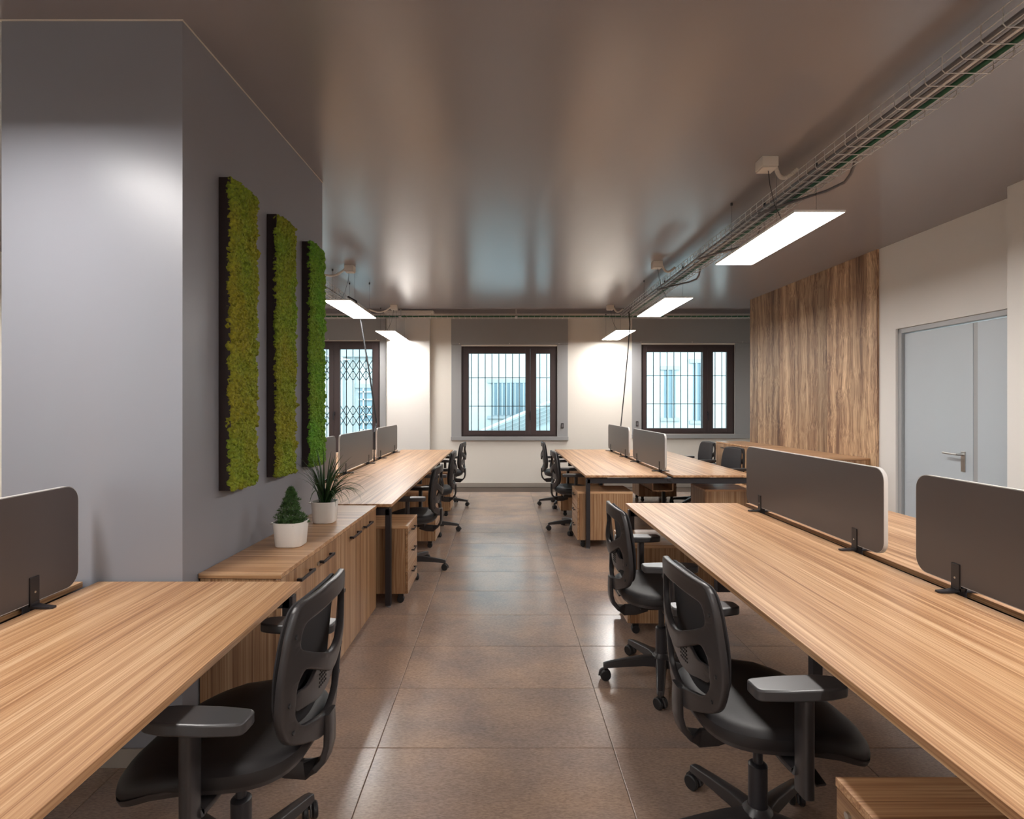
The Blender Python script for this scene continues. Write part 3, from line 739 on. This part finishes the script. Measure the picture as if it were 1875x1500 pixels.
def make_chair():
    root = empty('office_chair')
    # base: hub and five legs, each with a caster
    MB().lathe([(.03, .065), (.045, .07), (.048, .12), (.034, .135), (.031, .14)], n=24).build('hub', M_PLASTIC, root)
    lg = None; cs = None
    for k in range(5):
        a = 2 * PI * k / 5 + PI
        if lg is None:
            prof = [(-.5, -.45), (-.42, .42), (-.3, .5), (.3, .5), (.42, .42), (.5, -.45)]
            path = [(.03, 0, .098), (.10, 0, .098), (.20, 0, .088), (.285, 0, .077), (.305, 0, .073)]
            m_ = MB(); vs_ = []
            wid = [.062, .052, .044, .038, .030]; hei = [.05, .046, .036, .028, .024]
            for p_, w_, h_ in zip(path, wid, hei):
                for q in prof: vs_.append((p_[0], q[0] * w_, p_[2] + q[1] * h_))
            n = len(prof); fs = [tuple(range(n))[::-1], tuple(range(4 * n, 5 * n))]
            for j in range(4):
                for i in range(n): fs.append((j * n + i, j * n + (i + 1) % n, (j + 1) * n + (i + 1) % n, (j + 1) * n + i))
            m_.add(vs_, fs); lg = m_.build('leg', M_PLASTIC, root, .003); o = lg
        else: o = lg.copy(); col.objects.link(o)
        o.rotation_euler = (0, 0, a)
        if cs is None:
            m_ = MB()
            m_.lathe([(.004, -.006), (.009, -.006), (.009, .03), (.004, .032)], (0, 0, .05), 10)
            hood = [(-.024, .022), (-.018, .04), (-.004, .052), (.012, .05), (.024, .036), (.027, .02)]
            m_.sweep([(x, 0, z) for x, z in hood], rrect(.018, .006, .002, 2), up=(0, 1, 0))
            cs = m_.build('caster', M_PLASTIC, root); c = cs
            for s_ in (-1, 1):
                wv = MB().lathe([(.008, -.009), (.024, -.009), (.0275, -.005), (.0275, .005), (.024, .009), (.008, .009)], n=20, axis='y').build('wheel', M_CABLE, cs)
                wv.location = (0, s_ * .016, .0275)
        else:
            c = cs.copy(); col.objects.link(c)
            for w_ in KIDS(cs): w2 = w_.copy(); col.objects.link(w2); w2.parent = c
        c.location = (.297 * math.cos(a), .297 * math.sin(a), 0); c.rotation_euler = (0, 0, a + 1.1 * math.sin(k * 2.3))
    m_ = MB().lathe([(.029, .125), (.029, .27), (.024, .275), (.015, .277), (.015, .39)], n=24); m_.build('gas_lift', M_BLACK, root)
    m_ = MB().box(-.13, -.07, .385, .10, .07, .43); m_.box(-.06, -.13, .42, .14, .13, .442); m_.build('tilt_mechanism', M_PLASTIC, root, .006)
    m_ = MB(); m_.sweep([(.03, -.06, .405), (.035, -.17, .398), (.04, -.22, .385)], rrect(.01, .01, .003, 2))
    m_.sweep([(.04, -.2, .39), (.045, -.25, .372)], rrect(.032, .008, .003, 2)); m_.build('lever', M_PLASTIC, root)
    # seat cushion
    def seat_surf(r, a):
        ca, sa = math.cos(a), math.sin(a); e = .55
        x = abs(ca) ** e * (1 if ca >= 0 else -1); y = abs(sa) ** e * (1 if sa >= 0 else -1)
        return x * r, y * r
    m_ = MB(); NA, vs_, fs = 40, [], []
    rings = [(0, 1), (.25, 1), (.5, 1), (.7, 1), (.84, .98), (.93, .9), (.985, .7), (1.0, .42), (.98, .16), (.92, 0), (.6, 0), (.0, 0)]
    for r, tz in rings:
        for k in range(NA):
            x, y = seat_surf(r, 2 * PI * k / NA)
            fx = .02 + .252 * x; fy = .252 * y * (1 - .10 * max(0, -x)) * (1 - .04 * max(0, x))
            t = max(0, (x - .1) / .9)
            top = .512 - .066 * t ** 2.2 - .012 * (1 - y * y) * (1 - max(0, x)) - .045 * t * abs(y) ** 3 + .01 * max(0, -x) ** 2
            bot = .452 - .06 * t ** 2 - .05 * t * abs(y) ** 2
            vs_.append((fx, fy, bot + (top - bot) * tz))
    for j in range(len(rings) - 1):
        for k in range(NA): fs.append((j * NA + k, j * NA + (k + 1) % NA, (j + 1) * NA + (k + 1) % NA, (j + 1) * NA + k))
    m_.add(vs_, fs); seat = m_.build('seat', M_FABRIC, root)
    b = bmesh.new(); b.from_mesh(seat.data); bmesh.ops.remove_doubles(b, verts=b.verts, dist=1e-5); bmesh.ops.recalc_face_normals(b, faces=b.faces); b.to_mesh(seat.data); b.free()
    # seat shell below
    m_ = MB(); vs_, fs = [], []
    for r, dz in ((.0, .002), (.9, .002), (.985, .012), (.99, .02), (.97, .0), (.85, -.012), (0, -.012)):
        for k in range(NA):
            x, y = seat_surf(r, 2 * PI * k / NA)
            t = max(0, (x - .1) / .9)
            vs_.append((.02 + .250 * x, .250 * y * (1 - .10 * max(0, -x)), .451 - .06 * t ** 2 - .05 * t * abs(y) ** 2 + dz - .002))
    for j in range(6):
        for k in range(NA): fs.append((j * NA + k, j * NA + (k + 1) % NA, (j + 1) * NA + (k + 1) % NA, (j + 1) * NA + k))
    MB().add(vs_, fs).build('seat_shell', M_PLASTIC, root)
    # armrests
    for s_ in (-1, 1):
        ar = MB()
        ar.sweep([(-.03, s_ * .10, .432), (-.03, s_ * .22, .428), (-.03, s_ * .272, .43), (-.03, s_ * .287, .45), (-.03, s_ * .29, .50)], rrect(.05, .018, .006, 2), up=(0, 0, 1))
        ar.sweep([(-.03, s_ * .29, .38), (-.03, s_ * .29, .655)], rrect(.03, .056, .01, 3), up=(0, 1, 0))
        a_ = ar.build('armrest', M_PLASTIC, root)
        pts = smooth_poly([(-.18, -.034), (-.18, .034), (-.09, .044), (.02, .044), (.08, .03), (.08, -.03), (.02, -.044), (-.09, -.044)], .02, 4)
        MB().prism([(x, y + s_ * .29) for x, y in pts], .652, .684).build('arm_pad', M_PAD, a_, .007, seg=3)
    # back frame with its holes
    OUT = smooth_poly([(-.185, .905), (-.212, .84), (-.228, .72), (-.225, .62), (-.195, .55), (-.14, .522), (-.05, .488), (0, .482), (.05, .488), (.14, .522), (.195, .55), (.225, .62), (.228, .72), (.212, .84), (.185, .905), (0, .915)], .05, 4)
    H1 = smooth_poly([(-.168, .858), (-.188, .79), (-.12, .755), (-.03, .716), (.03, .716), (.12, .755), (.188, .79), (.168, .858), (0, .868)], .03, 4)
    H2 = smooth_poly([(-.16, .738), (-.188, .70), (-.186, .61), (-.15, .566), (0, .53), (.15, .566), (.186, .61), (.188, .70), (.16, .738), (.0, .660)], .03, 4)
    cu = [-.21 + .03 * k for k in range(15)]; cv = [.5 + .03 * k for k in range(14)]
    def bend(u, v, z): return Vector((back_x(u, v) - z * 1.0, u * .93, v))
    me = plate_mesh(OUT, [H1, H2], .022, bend, cu, cv, .005); me.materials.append(M_PLASTIC)
    fr_ = link('back_frame', me, root)
    for (u, v) in ((-.196, .83), (.196, .83), (-.206, .655), (.206, .655), (-.182, .572), (.182, .572)):
        s_ = MB().cyl(.0065, -.002, .0015, n=10, axis='x').build('screw', M_CABLE, fr_); s_.location = (back_x(u, v) - .011, u * .93, v)
    # upholstered front pad
    PO = smooth_poly([(-.165, .893), (-.185, .83), (-.196, .72), (-.186, .62), (-.155, .56), (0, .53), (.155, .56), (.186, .62), (.196, .72), (.185, .83), (.165, .893), (0, .9)], .05, 4)
    def bend2(u, v, z):
        t = (v - .7) / .2
        return Vector((-.176 - .035 * ((v - .5) / .4) ** 2 - .022 * (1 - (u / .22) ** 2) - z, u * .93, v))
    me = plate_mesh(PO, [], .016, bend2, cu, cv, .008); me.materials.append(M_MESH); link('backrest_pad', me, root)
    # lumbar adjuster
    lm = MB()
    pts = smooth_poly([(-.15, .665), (-.09, .655), (-.045, .685), (0, .695), (.045, .685), (.09, .655), (.15, .665), (.15, .615), (.09, .605), (.04, .59), (-.04, .59), (-.09, .605), (-.15, .615)], .02, 3)
    def bend3(u, v, z): return Vector((-.222 - .035 * ((v - .5) / .4) ** 2 - .016 * (1 - (u / .15) ** 2) - z, u, v))
    me = plate_mesh(pts, [], .01, bend3, cu[2:13], [.62, .66], .002); me.materials.append(M_PLASTIC); lu = link('lumbar_support', me, root)
    d = None
    for r_ in range(5):
        for c_ in range(5):
            u = (c_ - 2) * .012; v = .62 + r_ * .012
            if d is None: d = MB().cyl(.0032, -.0015, .001, n=8, axis='x').build('perforation', M_CABLE, lu); o = d
            else: o = d.copy(); col.objects.link(o)
            o.location = bend3(u, v, .0055); o.location.x -= .0
    # J-shaped spine from the back down and under the seat
    path = []
    for x, z in ((-.268, .60), (-.266, .54), (-.268, .49), (-.267, .445), (-.256, .405), (-.232, .378), (-.195, .364), (-.14, .366), (-.08, .384)): path.append((x, 0, z))
    pr = rrect(.058, .02, .006, 2)
    MB().sweep(path[1:], pr, up=(1, 0, 0)).build('back_spine', M_PLASTIC, root)
    return root
chair = make_chair()
GC = 'office chairs'
chairs = [
    (-.775, 1.62, 177, 'black office chair in the left foreground, back to the aisle, at the near left desk'),
    (.83, 1.775, 4, 'black office chair in the right foreground, nearest of the two at that desk'),
    (.835, 2.87, 1, 'black office chair at the right foreground desk, the second one back'),
    (-.80, 4.78, 178, 'black office chair at the far left bench, first one past the sideboard'),
    (-.80, 6.23, 183, 'black office chair at the far left bench, middle one of three'),
    (-.80, 7.83, 176, 'black office chair at the far left bench, last one before the window wall'),
    (.83, 6.30, 2, 'black office chair at the far right bench, nearer one on the aisle side'),
    (.83, 7.85, -3, 'black office chair at the far right bench, aisle side, nearest the window wall'),
    (2.68, 6.80, 194, 'black office chair beyond the far right bench, nearer one by the wooden cabinet'),
    (2.74, 7.86, 190, 'black office chair beyond the far right bench, below the right window'),
]
for i, (x, y, a, lab) in enumerate(chairs):
    o = chair if i == 0 else copy_tree(chair)
    o.location = (x, y, 0); o.rotation_euler = (0, 0, math.radians(a)); tag(o, lab, 'chair', GC)

# ================================================================== MOSS PANELS
ico = bmesh.new(); bmesh.ops.create_icosphere(ico, subdivisions=2, radius=1)
IV = np.array([v.co[:] for v in ico.verts]); IF = np.array([[v.index for v in f.verts] for f in ico.faces]); ico.free()
def moss_panel(k, yy, label, tint):
    root = empty('moss_panel', (cx_(yy) + .0015, yy, 1.055), AC); tag(root, label, 'wall art', 'framed moss panels on the grey column')
    Wd, H, D = .235, 1.40, .052
    f = MB().box(0, 0, 0, D, .008, H).box(0, Wd - .008, 0, D, Wd, H).box(0, .008, 0, D, Wd - .008, .008).box(0, .008, H - .008, D, Wd - .008, H).box(0, .008, .008, .01, Wd - .008, H - .008)
    f.build('frame', M_MOSSF, root, .001)
    rs = np.random.RandomState(20 + k); n = 2600
    # jittered grid of tufts so that no gap is left
    gy, gz = 20, 130; P = []
    for a in range(gy):
        for b_ in range(gz): P.append((rs.uniform(-.35, .35) + a + .5, rs.uniform(-.35, .35) + b_ + .5))
    P = np.array(P); P[:, 0] *= (Wd - .006) / gy; P[:, 1] *= (H - .004) / gz
    V = []; F = []
    big = np.array([noise.noise(Vector((p[0] * 22, p[1] * 22, k * 9.0))) for p in P])
    for i, p in enumerate(P):
        r = .0098 + .005 * rs.rand()
        J = IV * (1 + rs.uniform(-.32, .32, (len(IV), 1))) * r
        J = J * np.array([rs.uniform(.8, 1.5), rs.uniform(.8, 1.2), rs.uniform(.8, 1.2)])
        x = D - .003 + .014 * big[i] + rs.uniform(-.004, .006)
        c = np.array([x, p[0] + .003, p[1] + .002])
        if p[0] > Wd - .02 and rs.rand() < .5: c[1] += .006
        V.append(J + c); F.append(IF + i * len(IV))
    V = np.concatenate(V); F = np.concatenate(F)
    me = bpy.data.meshes.new('moss'); me.from_pydata(V.tolist(), [], F.tolist()); me.materials.append(M_MOSS)
    o = link('moss', me, root); o['kind'] = 'stuff'; o.color = tint
moss_panel(0, 2.435, 'dark framed vertical moss panel nearest the viewer on the grey column', (1, 1, 1, 1))
moss_panel(1, 2.905, 'dark framed vertical moss panel in the middle of the three on the column', (.97, 1.0, 1, 1))
moss_panel(2, 3.385, 'dark framed brighter green moss panel closest to the corner of the column', (.62, 1.1, 1.3, 1))

# ================================================================== PLANTS
def pot(name, label, x, y, z, wtop, h):
    root = empty(name, (x, y, z)); tag(root, label, 'plant')
    n = None; rings = []
    prof = [(.80, 0.0, 0), (.86, .0, .003), (.88, .0, .006), (1.0, .0, h - .004), (1.0, 0, h), (.95, 0, h), (.93, 0, h - .02), (.93, 0, h - .021)]
    V = []; F = []; NN = 0
    for s_, _, zz in prof:
        pts = rrect(wtop * s_, wtop * s_, wtop * .30 * s_, 5); NN = len(pts)
        V += [(a, b_, zz) for a, b_ in pts]
    for j in range(len(prof) - 1):
        for i in range(NN): F.append((j * NN + i, j * NN + (i + 1) % NN, (j + 1) * NN + (i + 1) % NN, (j + 1) * NN + i))
    F.append(tuple(range(NN))[::-1])
    p = MB().add(V, F).build('pot', M_POT, root)
    hd_ = MB(); hw = wtop / 2
    hd_.tube([(-hw - .002, -.02, h - .012), (-hw - .02, -.02, h - .012), (-hw - .022, -.0, h - .012), (-hw - .02, .02, h - .012), (-hw - .002, .02, h - .012)], .0022, 6)
    hd_.build('handle', M_STEEL, p)
    pts = rrect(wtop * .93, wtop * .93, wtop * .28, 5)
    MB().prism(pts, h - .03, h - .018).build('soil', M_SOIL, root)
    return root
ZS = .735
c1 = pot('potted_conifer', 'small conical conifer in a white pot, the nearer plant on the sideboard', -1.063, 2.745, ZS, .152, .122)
c2 = pot('potted_grass', 'spiky dark green grassy plant in a white pot, the farther plant on the sideboard', -1.070, 3.29, ZS, .142, .127)
# conifer
m_ = MB().lathe([(.006, .1), (.004, .2), (.002, .29)], n=8); m_.build('stem', M_STEM, c1)
rs = random.Random(5); nb = MB()
def needle_tuft(mb, c, d, L_, r):
    d = Vector(d).normalized(); s_ = d.cross(Vector((0, 0, 1)));
    if s_.length < .1: s_ = Vector((1, 0, 0))
    s_.normalize(); u = d.cross(s_)
    for k in range(5):
        a = 2 * PI * k / 5 + rs.random(); dd = (d + (s_ * math.cos(a) + u * math.sin(a)) * .7).normalized()
        b0 = Vector(c); tip = b0 + dd * L_ * rs.uniform(.7, 1.1); w_ = dd.cross(d).normalized() * r
        mb.add([b0 - w_, b0 + w_, tip + w_ * .3, tip - w_ * .3, b0 + d * r * 1.2], [(0, 1, 2, 3), (1, 4, 2), (4, 0, 3, 2)])
for i in range(1050):
    t = rs.random() ** 1.25; zz = .108 + t * .175
    R = (.066 * (1 - t) ** .85 + .004) * (1 + .16 * math.sin(9 * t * PI + 2)); a = rs.random() * 2 * PI
    R *= 1 + .25 * math.sin(3 * a + t * 9)
    rr = R * rs.uniform(.55, 1)
    needle_tuft(nb, (rr * math.cos(a), rr * math.sin(a), zz), (math.cos(a), math.sin(a), .9), .016, .0016)
needle_tuft(nb, (0, 0, .285), (0, 0, 1), .02, .0015)
fo = nb.build('foliage', M_CON, c1, smooth=False); fo['kind'] = 'stuff'
# grass blades
rs = random.Random(12)
for i in range(95):
    a = rs.random() * 2 * PI; sp = rs.uniform(.3, 2.0) * (1 if math.cos(a) > -.3 else .5); L_ = rs.uniform(.20, .36)
    if i == 0: a, sp, L_ = -.05, 1.35, .40
    if i == 1: a, sp, L_ = .25, 1.1, .33
    pts = []; p_ = Vector((.028 * math.cos(a) * rs.random(), .028 * math.sin(a) * rs.random(), .105)); el = PI / 2 - .30 * sp
    nseg = 9
    for k in range(nseg + 1):
        pts.append(p_.copy()); p_ = p_ + Vector((math.cos(a) * math.cos(el), math.sin(a) * math.cos(el), math.sin(el))) * L_ / nseg
        el -= .17 * sp * (.5 + k / nseg)
    V = []; side = Vector((-math.sin(a), math.cos(a), 0)); w0 = rs.uniform(.004, .006)
    for k, q in enumerate(pts):
        w_ = w0 * (1 - (k / nseg) ** 2.2) + .0003
        t = (pts[min(k + 1, nseg)] - pts[max(k - 1, 0)]).normalized(); nn = side.cross(t)
        V += [q + side * w_ + nn * w_ * .5, q - nn * .0, q - side * w_ + nn * w_ * .5]
    F = []
    for k in range(nseg): F += [(3 * k, 3 * k + 1, 3 * k + 4, 3 * k + 3), (3 * k + 1, 3 * k + 2, 3 * k + 5, 3 * k + 4)]
    # wall-side blades are turned away from the column
    o = MB().add(V, F).build('leaf', M_LEAF, c2)

# ================================================================== CEILING LIGHTS
def make_light():
    root = empty('ceiling_light')
    MB().box(-.146, -.596, 0, .146, .596, .0015).build('diffuser', M_LIT, root, smooth=False)
    fr_ = MB()
    fr_.box(-.15, -.6, .0016, .15, .6, .012)
    fr_.box(-.15, -.6, -.0015, -.146, .6, .0016).box(.146, -.6, -.0015, .15, .6, .0016).box(-.146, -.6, -.0015, .146, -.596, .0016).box(-.146, .596, -.0015, .146, .6, .0016)
    fr_.build('housing', M_POT, root)
    for sx in (-1, 1):
        for sy in (-1, 1):
            w_ = MB().cyl(.0011, .012, ZC - ZL, n=6); w_.lathe([(.007, ZC - ZL - .022), (.009, ZC - ZL - .018), (.009, ZC - ZL - .0005)], n=10)
            o = w_.build('suspension_wire', M_GRILLE, root); o.location = (sx * .125, sy * .34, 0)
    return root
ZL = 2.57
lt = make_light()
lights = [
    (1.86, 3.795, 'large lit rectangular ceiling panel nearest the viewer, hanging below the right cable tray'),
    (1.86, 6.35, 'lit rectangular ceiling panel in the middle of the right row'),
    (1.86, 8.82, 'small-looking lit ceiling panel of the right row, closest to the windows'),
    (-1.785, 6.48, 'lit rectangular ceiling panel of the left row, beside the corner of the grey column'),
    (-1.785, 8.90, 'lit ceiling panel of the left row, in front of the white pilaster'),
    (-1.785, 1.10, 'lit ceiling panel above the near left desk, out of view'),
    (1.86, 1.16, 'lit ceiling panel above the near right desk, out of view'),
    (1.86, -1.6, 'added lit ceiling panel continuing the right row, unseen behind the viewer'),  # this panel and the next are extras added behind the camera for light
    (-1.785, -1.8, 'added lit ceiling panel continuing the left row, unseen behind the viewer'),
    (-3.9, 6.4, 'lit ceiling panel hidden behind the grey column'),
]
for i, (x, y, lab) in enumerate(lights):
    o = lt if i == 0 else copy_tree(lt)
    o.location = (x, y, ZL); tag(o, lab, 'lamp', 'suspended ceiling light panels')

# ================================================================== CABLE TRAYS
def tray(label, x0, x1, y0, y1, z0, z1, along='y'):
    """wire basket tray running along y (or x)"""
    L_ = y1 - y0; Wd = x1 - x0; H = z1 - z0
    root = empty('cable_tray', ((x0 + x1) / 2, y0, z0), 0); tag(root, label, 'cable tray', 'wire basket cable trays')
    rail = MB().cyl(.0023, 0, L_, n=6, axis='y').build('rail_wire', M_GALV, root)
    spots = [(-Wd / 2, H), (-Wd / 2, H * .5), (-Wd * .42, 0.003), (-Wd * .17, .003), (Wd * .17, .003), (Wd * .42, .003), (Wd / 2, H * .5), (Wd / 2, H)]
    for i, (a, b_) in enumerate(spots):
        o = rail if i == 0 else rail.copy()
        if i: col.objects.link(o)
        o.location = (a, 0, b_)
    cw = MB().tube([(-Wd / 2, 0, H), (-Wd / 2, 0, .012), (-Wd / 2 + .012, 0, 0), (Wd / 2 - .012, 0, 0), (Wd / 2, 0, .012), (Wd / 2, 0, H)], .0021, 6, up=(0, 1, 0)).build('cross_wire', M_GALV, root)
    k = 0; y = .04
    while y < L_:
        o = cw if k == 0 else cw.copy()
        if k: col.objects.link(o)
        o.location = (0, y, 0); y += .0925; k += 1
    return root
def run(name, label, cat, pts, r, m, n=8, group=None):
    o = MB().tube(pts, r, n).build(name, m); tag(o, label, cat, group); return o
TZ0, TZ1 = 2.825, 2.898
tray('long galvanised wire cable tray under the ceiling on the right side', 1.838, 2.052, .3, 8.55, TZ0, TZ1)
tray('short visible wire cable tray by the corner of the grey column at left', -2.25, -2.06, 3.95, 8.55, TZ0, TZ1)
bt = tray('wire cable tray crossing in front of the window wall above the shutter boxes', -.09, .09, 0, 8.1, 0, .06)
bt.location = (4.25, 8.80, 2.845); bt.rotation_euler = (0, 0, PI / 2)
hg = None
for i, xx in enumerate((px(734) * .91, px(945) * .91, 2.6)):
    hm = MB().box(-.02, -.1, 0, .02, .1, .012).box(-.006, -.006, .012, .006, .006, .30 + .1).box(-.035, -.035, .385, .035, .035, .4)
    o = hm.build('tray_hanger', M_GALV); o.location = (xx, 8.80, 2.833 + .0165)
    o.location.z = 3.25 - .4
    tag(o, ['metal hanger of the back cable tray above the white pilaster', 'metal hanger of the back cable tray above the middle window', 'metal hanger of the back cable tray above the right window'][i], 'bracket', 'cable tray hangers')
yy0, yy1 = .3, 8.5
def ln(x, z, a=yy0, b_=yy1, wob=.006, seed=0):
    r_ = random.Random(seed); n = 26
    return [(x + r_.uniform(-wob, wob), a + (b_ - a) * k / n, z) for k in range(n + 1)]
run('conduit', 'thick dark conduit lying in the right tray on its aisle side', 'conduit', [(1.872, yy0, TZ0 + .022), (1.872, yy1, TZ0 + .022)], .014, M_PIPE, 12)
run('conduit', 'green corrugated conduit lying in the right cable tray', 'conduit', ln(1.985, TZ0 + .021, wob=.003, seed=4), .0125, M_GREEN, 10)
for i, (xx, r_) in enumerate(((1.905, .007), (1.925, .008), (1.945, .006))):
    run('grey_cable', ['grey cable in the right tray next to the thick dark conduit', 'grey cable in the middle of the right cable tray', 'grey cable in the right tray beside the green conduit'][i], 'cable', ln(xx, TZ0 + .012 + r_ * .3, wob=.002, seed=i), r_, M_GALV if i == 1 else M_PIPE, 8, 'cables in the right tray')
run('conduit', 'grey conduit lying in the left cable tray', 'conduit', [(-2.10, 3.95, TZ0 + .02), (-2.10, 8.5, TZ0 + .02)], .012, M_PIPE, 10)
run('conduit', 'green conduit in the tray across the window wall', 'conduit', [(-3.8, 8.77, 2.867), (4.2, 8.77, 2.867)], .014, M_GREEN, 10)
run('conduit', 'grey conduit in the tray across the window wall', 'conduit', [(-3.8, 8.82, 2.865), (4.2, 8.82, 2.865)], .013, M_PIPE, 10)
# looped rigid conduits crossing below the right tray near each lamp
for i, yb in enumerate((3.35, 4.55, 5.9)):
    pts = [(1.83, yb + .55, TZ0 - .02), (1.95, yb + .30, TZ0 - .024), (2.06, yb + .12, TZ0 - .026), (2.10, yb, TZ0 - .02), (2.105, yb - .05, TZ0 + .01), (2.10, yb - .10, TZ0 + .06), (2.07, yb - .14, TZ0 + .10), (2.0, yb - .16, TZ0 + .112)]
    run('conduit_loop', ['bent grey conduit looping around the right tray beyond the nearest junction box', 'bent grey conduit looping below the right tray over the large lamp', 'bent grey conduit looping around the far part of the right tray'][i], 'conduit', pts, .0095, M_PIPE, 10)
# junction boxes with flexible corrugated hoses
def jbox(x, y, xt, label, hose_label):
    root = empty('junction_box', (x, y, ZC)); tag(root, label, 'junction box', 'ceiling junction boxes')
    MB().box(-.05, -.05, -.062, .05, .05, 0).build('body', M_CREAMP, root, .003)
    MB().box(-.046, -.046, -.072, .046, .046, -.0625).build('lid', M_CREAMP, root, .003)
    s_ = 1 if xt > x else -1
    d = xt - x - s_ * .05
    path = []
    for k in range(49):
        t = k / 48; path.append((x + s_ * .051 + d * t, y + .05 * math.sin(PI * t), ZC - .03 - .05 * math.sin(PI * t) - .03 * t))
    prof = [(math.cos(2 * PI * q / 10), math.sin(2 * PI * q / 10)) for q in range(10)]
    h = MB().sweep(path, prof, scale=[.0135 if k % 2 else .0105 for k in range(49)]).build('flexible_hose', M_CREAMP); h.data.polygons.foreach_set('use_smooth', [False] * len(h.data.polygons))
    tag(h, hose_label, 'hose', 'flexible hoses')
    # lamp cord hanging from the box
    c = run('lamp_cord', hose_label.replace('corrugated cream hose', 'thin black lamp cord') , 'cable', [(x + .01 * s_, y, ZC - .073), (x + .02 * s_, y, ZC - .16), (x + .06 * s_, y + .02, ZC - .28), (x + .12 * s_, y + .03, ZL + .013)], .0022, M_CABLE, 6, 'lamp cords')
jbox(1.645, 3.40, 1.84, 'cream junction box on the ceiling beside the nearest right lamp', 'corrugated cream hose from the nearest right junction box')
jbox(1.645, 5.82, 1.84, 'cream junction box on the ceiling beside the middle right lamp', 'corrugated cream hose from the middle right junction box')
jbox(1.645, 8.35, 1.84, 'cream junction box on the ceiling beside the far right lamp', 'corrugated cream hose from the far right junction box')
jbox(-1.675, 6.0, -2.04, 'cream junction box on the ceiling beside the left lamp near the column', 'corrugated cream hose from the left junction box near the column')
jbox(-1.655, 8.35, -2.04, 'cream junction box on the ceiling beside the far left lamp', 'corrugated cream hose from the far left junction box')
# cable drops to the benches
run('cable_drop', 'black power cable slanting down from the left tray to the far left bench', 'cable', [(-2.02, 7.13, 2.86), (-1.91, 7.13, 2.80), (-1.845, 7.13, 2.51), (-1.735, 7.13, 1.85), (-1.64, 7.11, 1.21), (-1.62, 6.90, 1.10), (-1.622, 6.90, .80), (-1.62, 6.90, .70)], .011, M_CABLE, 8)
run('cable_drop', 'black power cable hanging beside the right window to the far right bench', 'cable', [(1.85, 7.84, 2.84), (1.815, 7.84, 2.78), (1.83, 7.84, 2.6), (1.80, 7.84, 2.2), (1.745, 7.84, 1.6), (1.705, 7.84, 1.2), (1.70, 7.84, 1.15), (1.70, 7.84, .72)], .008, M_CABLE, 8)
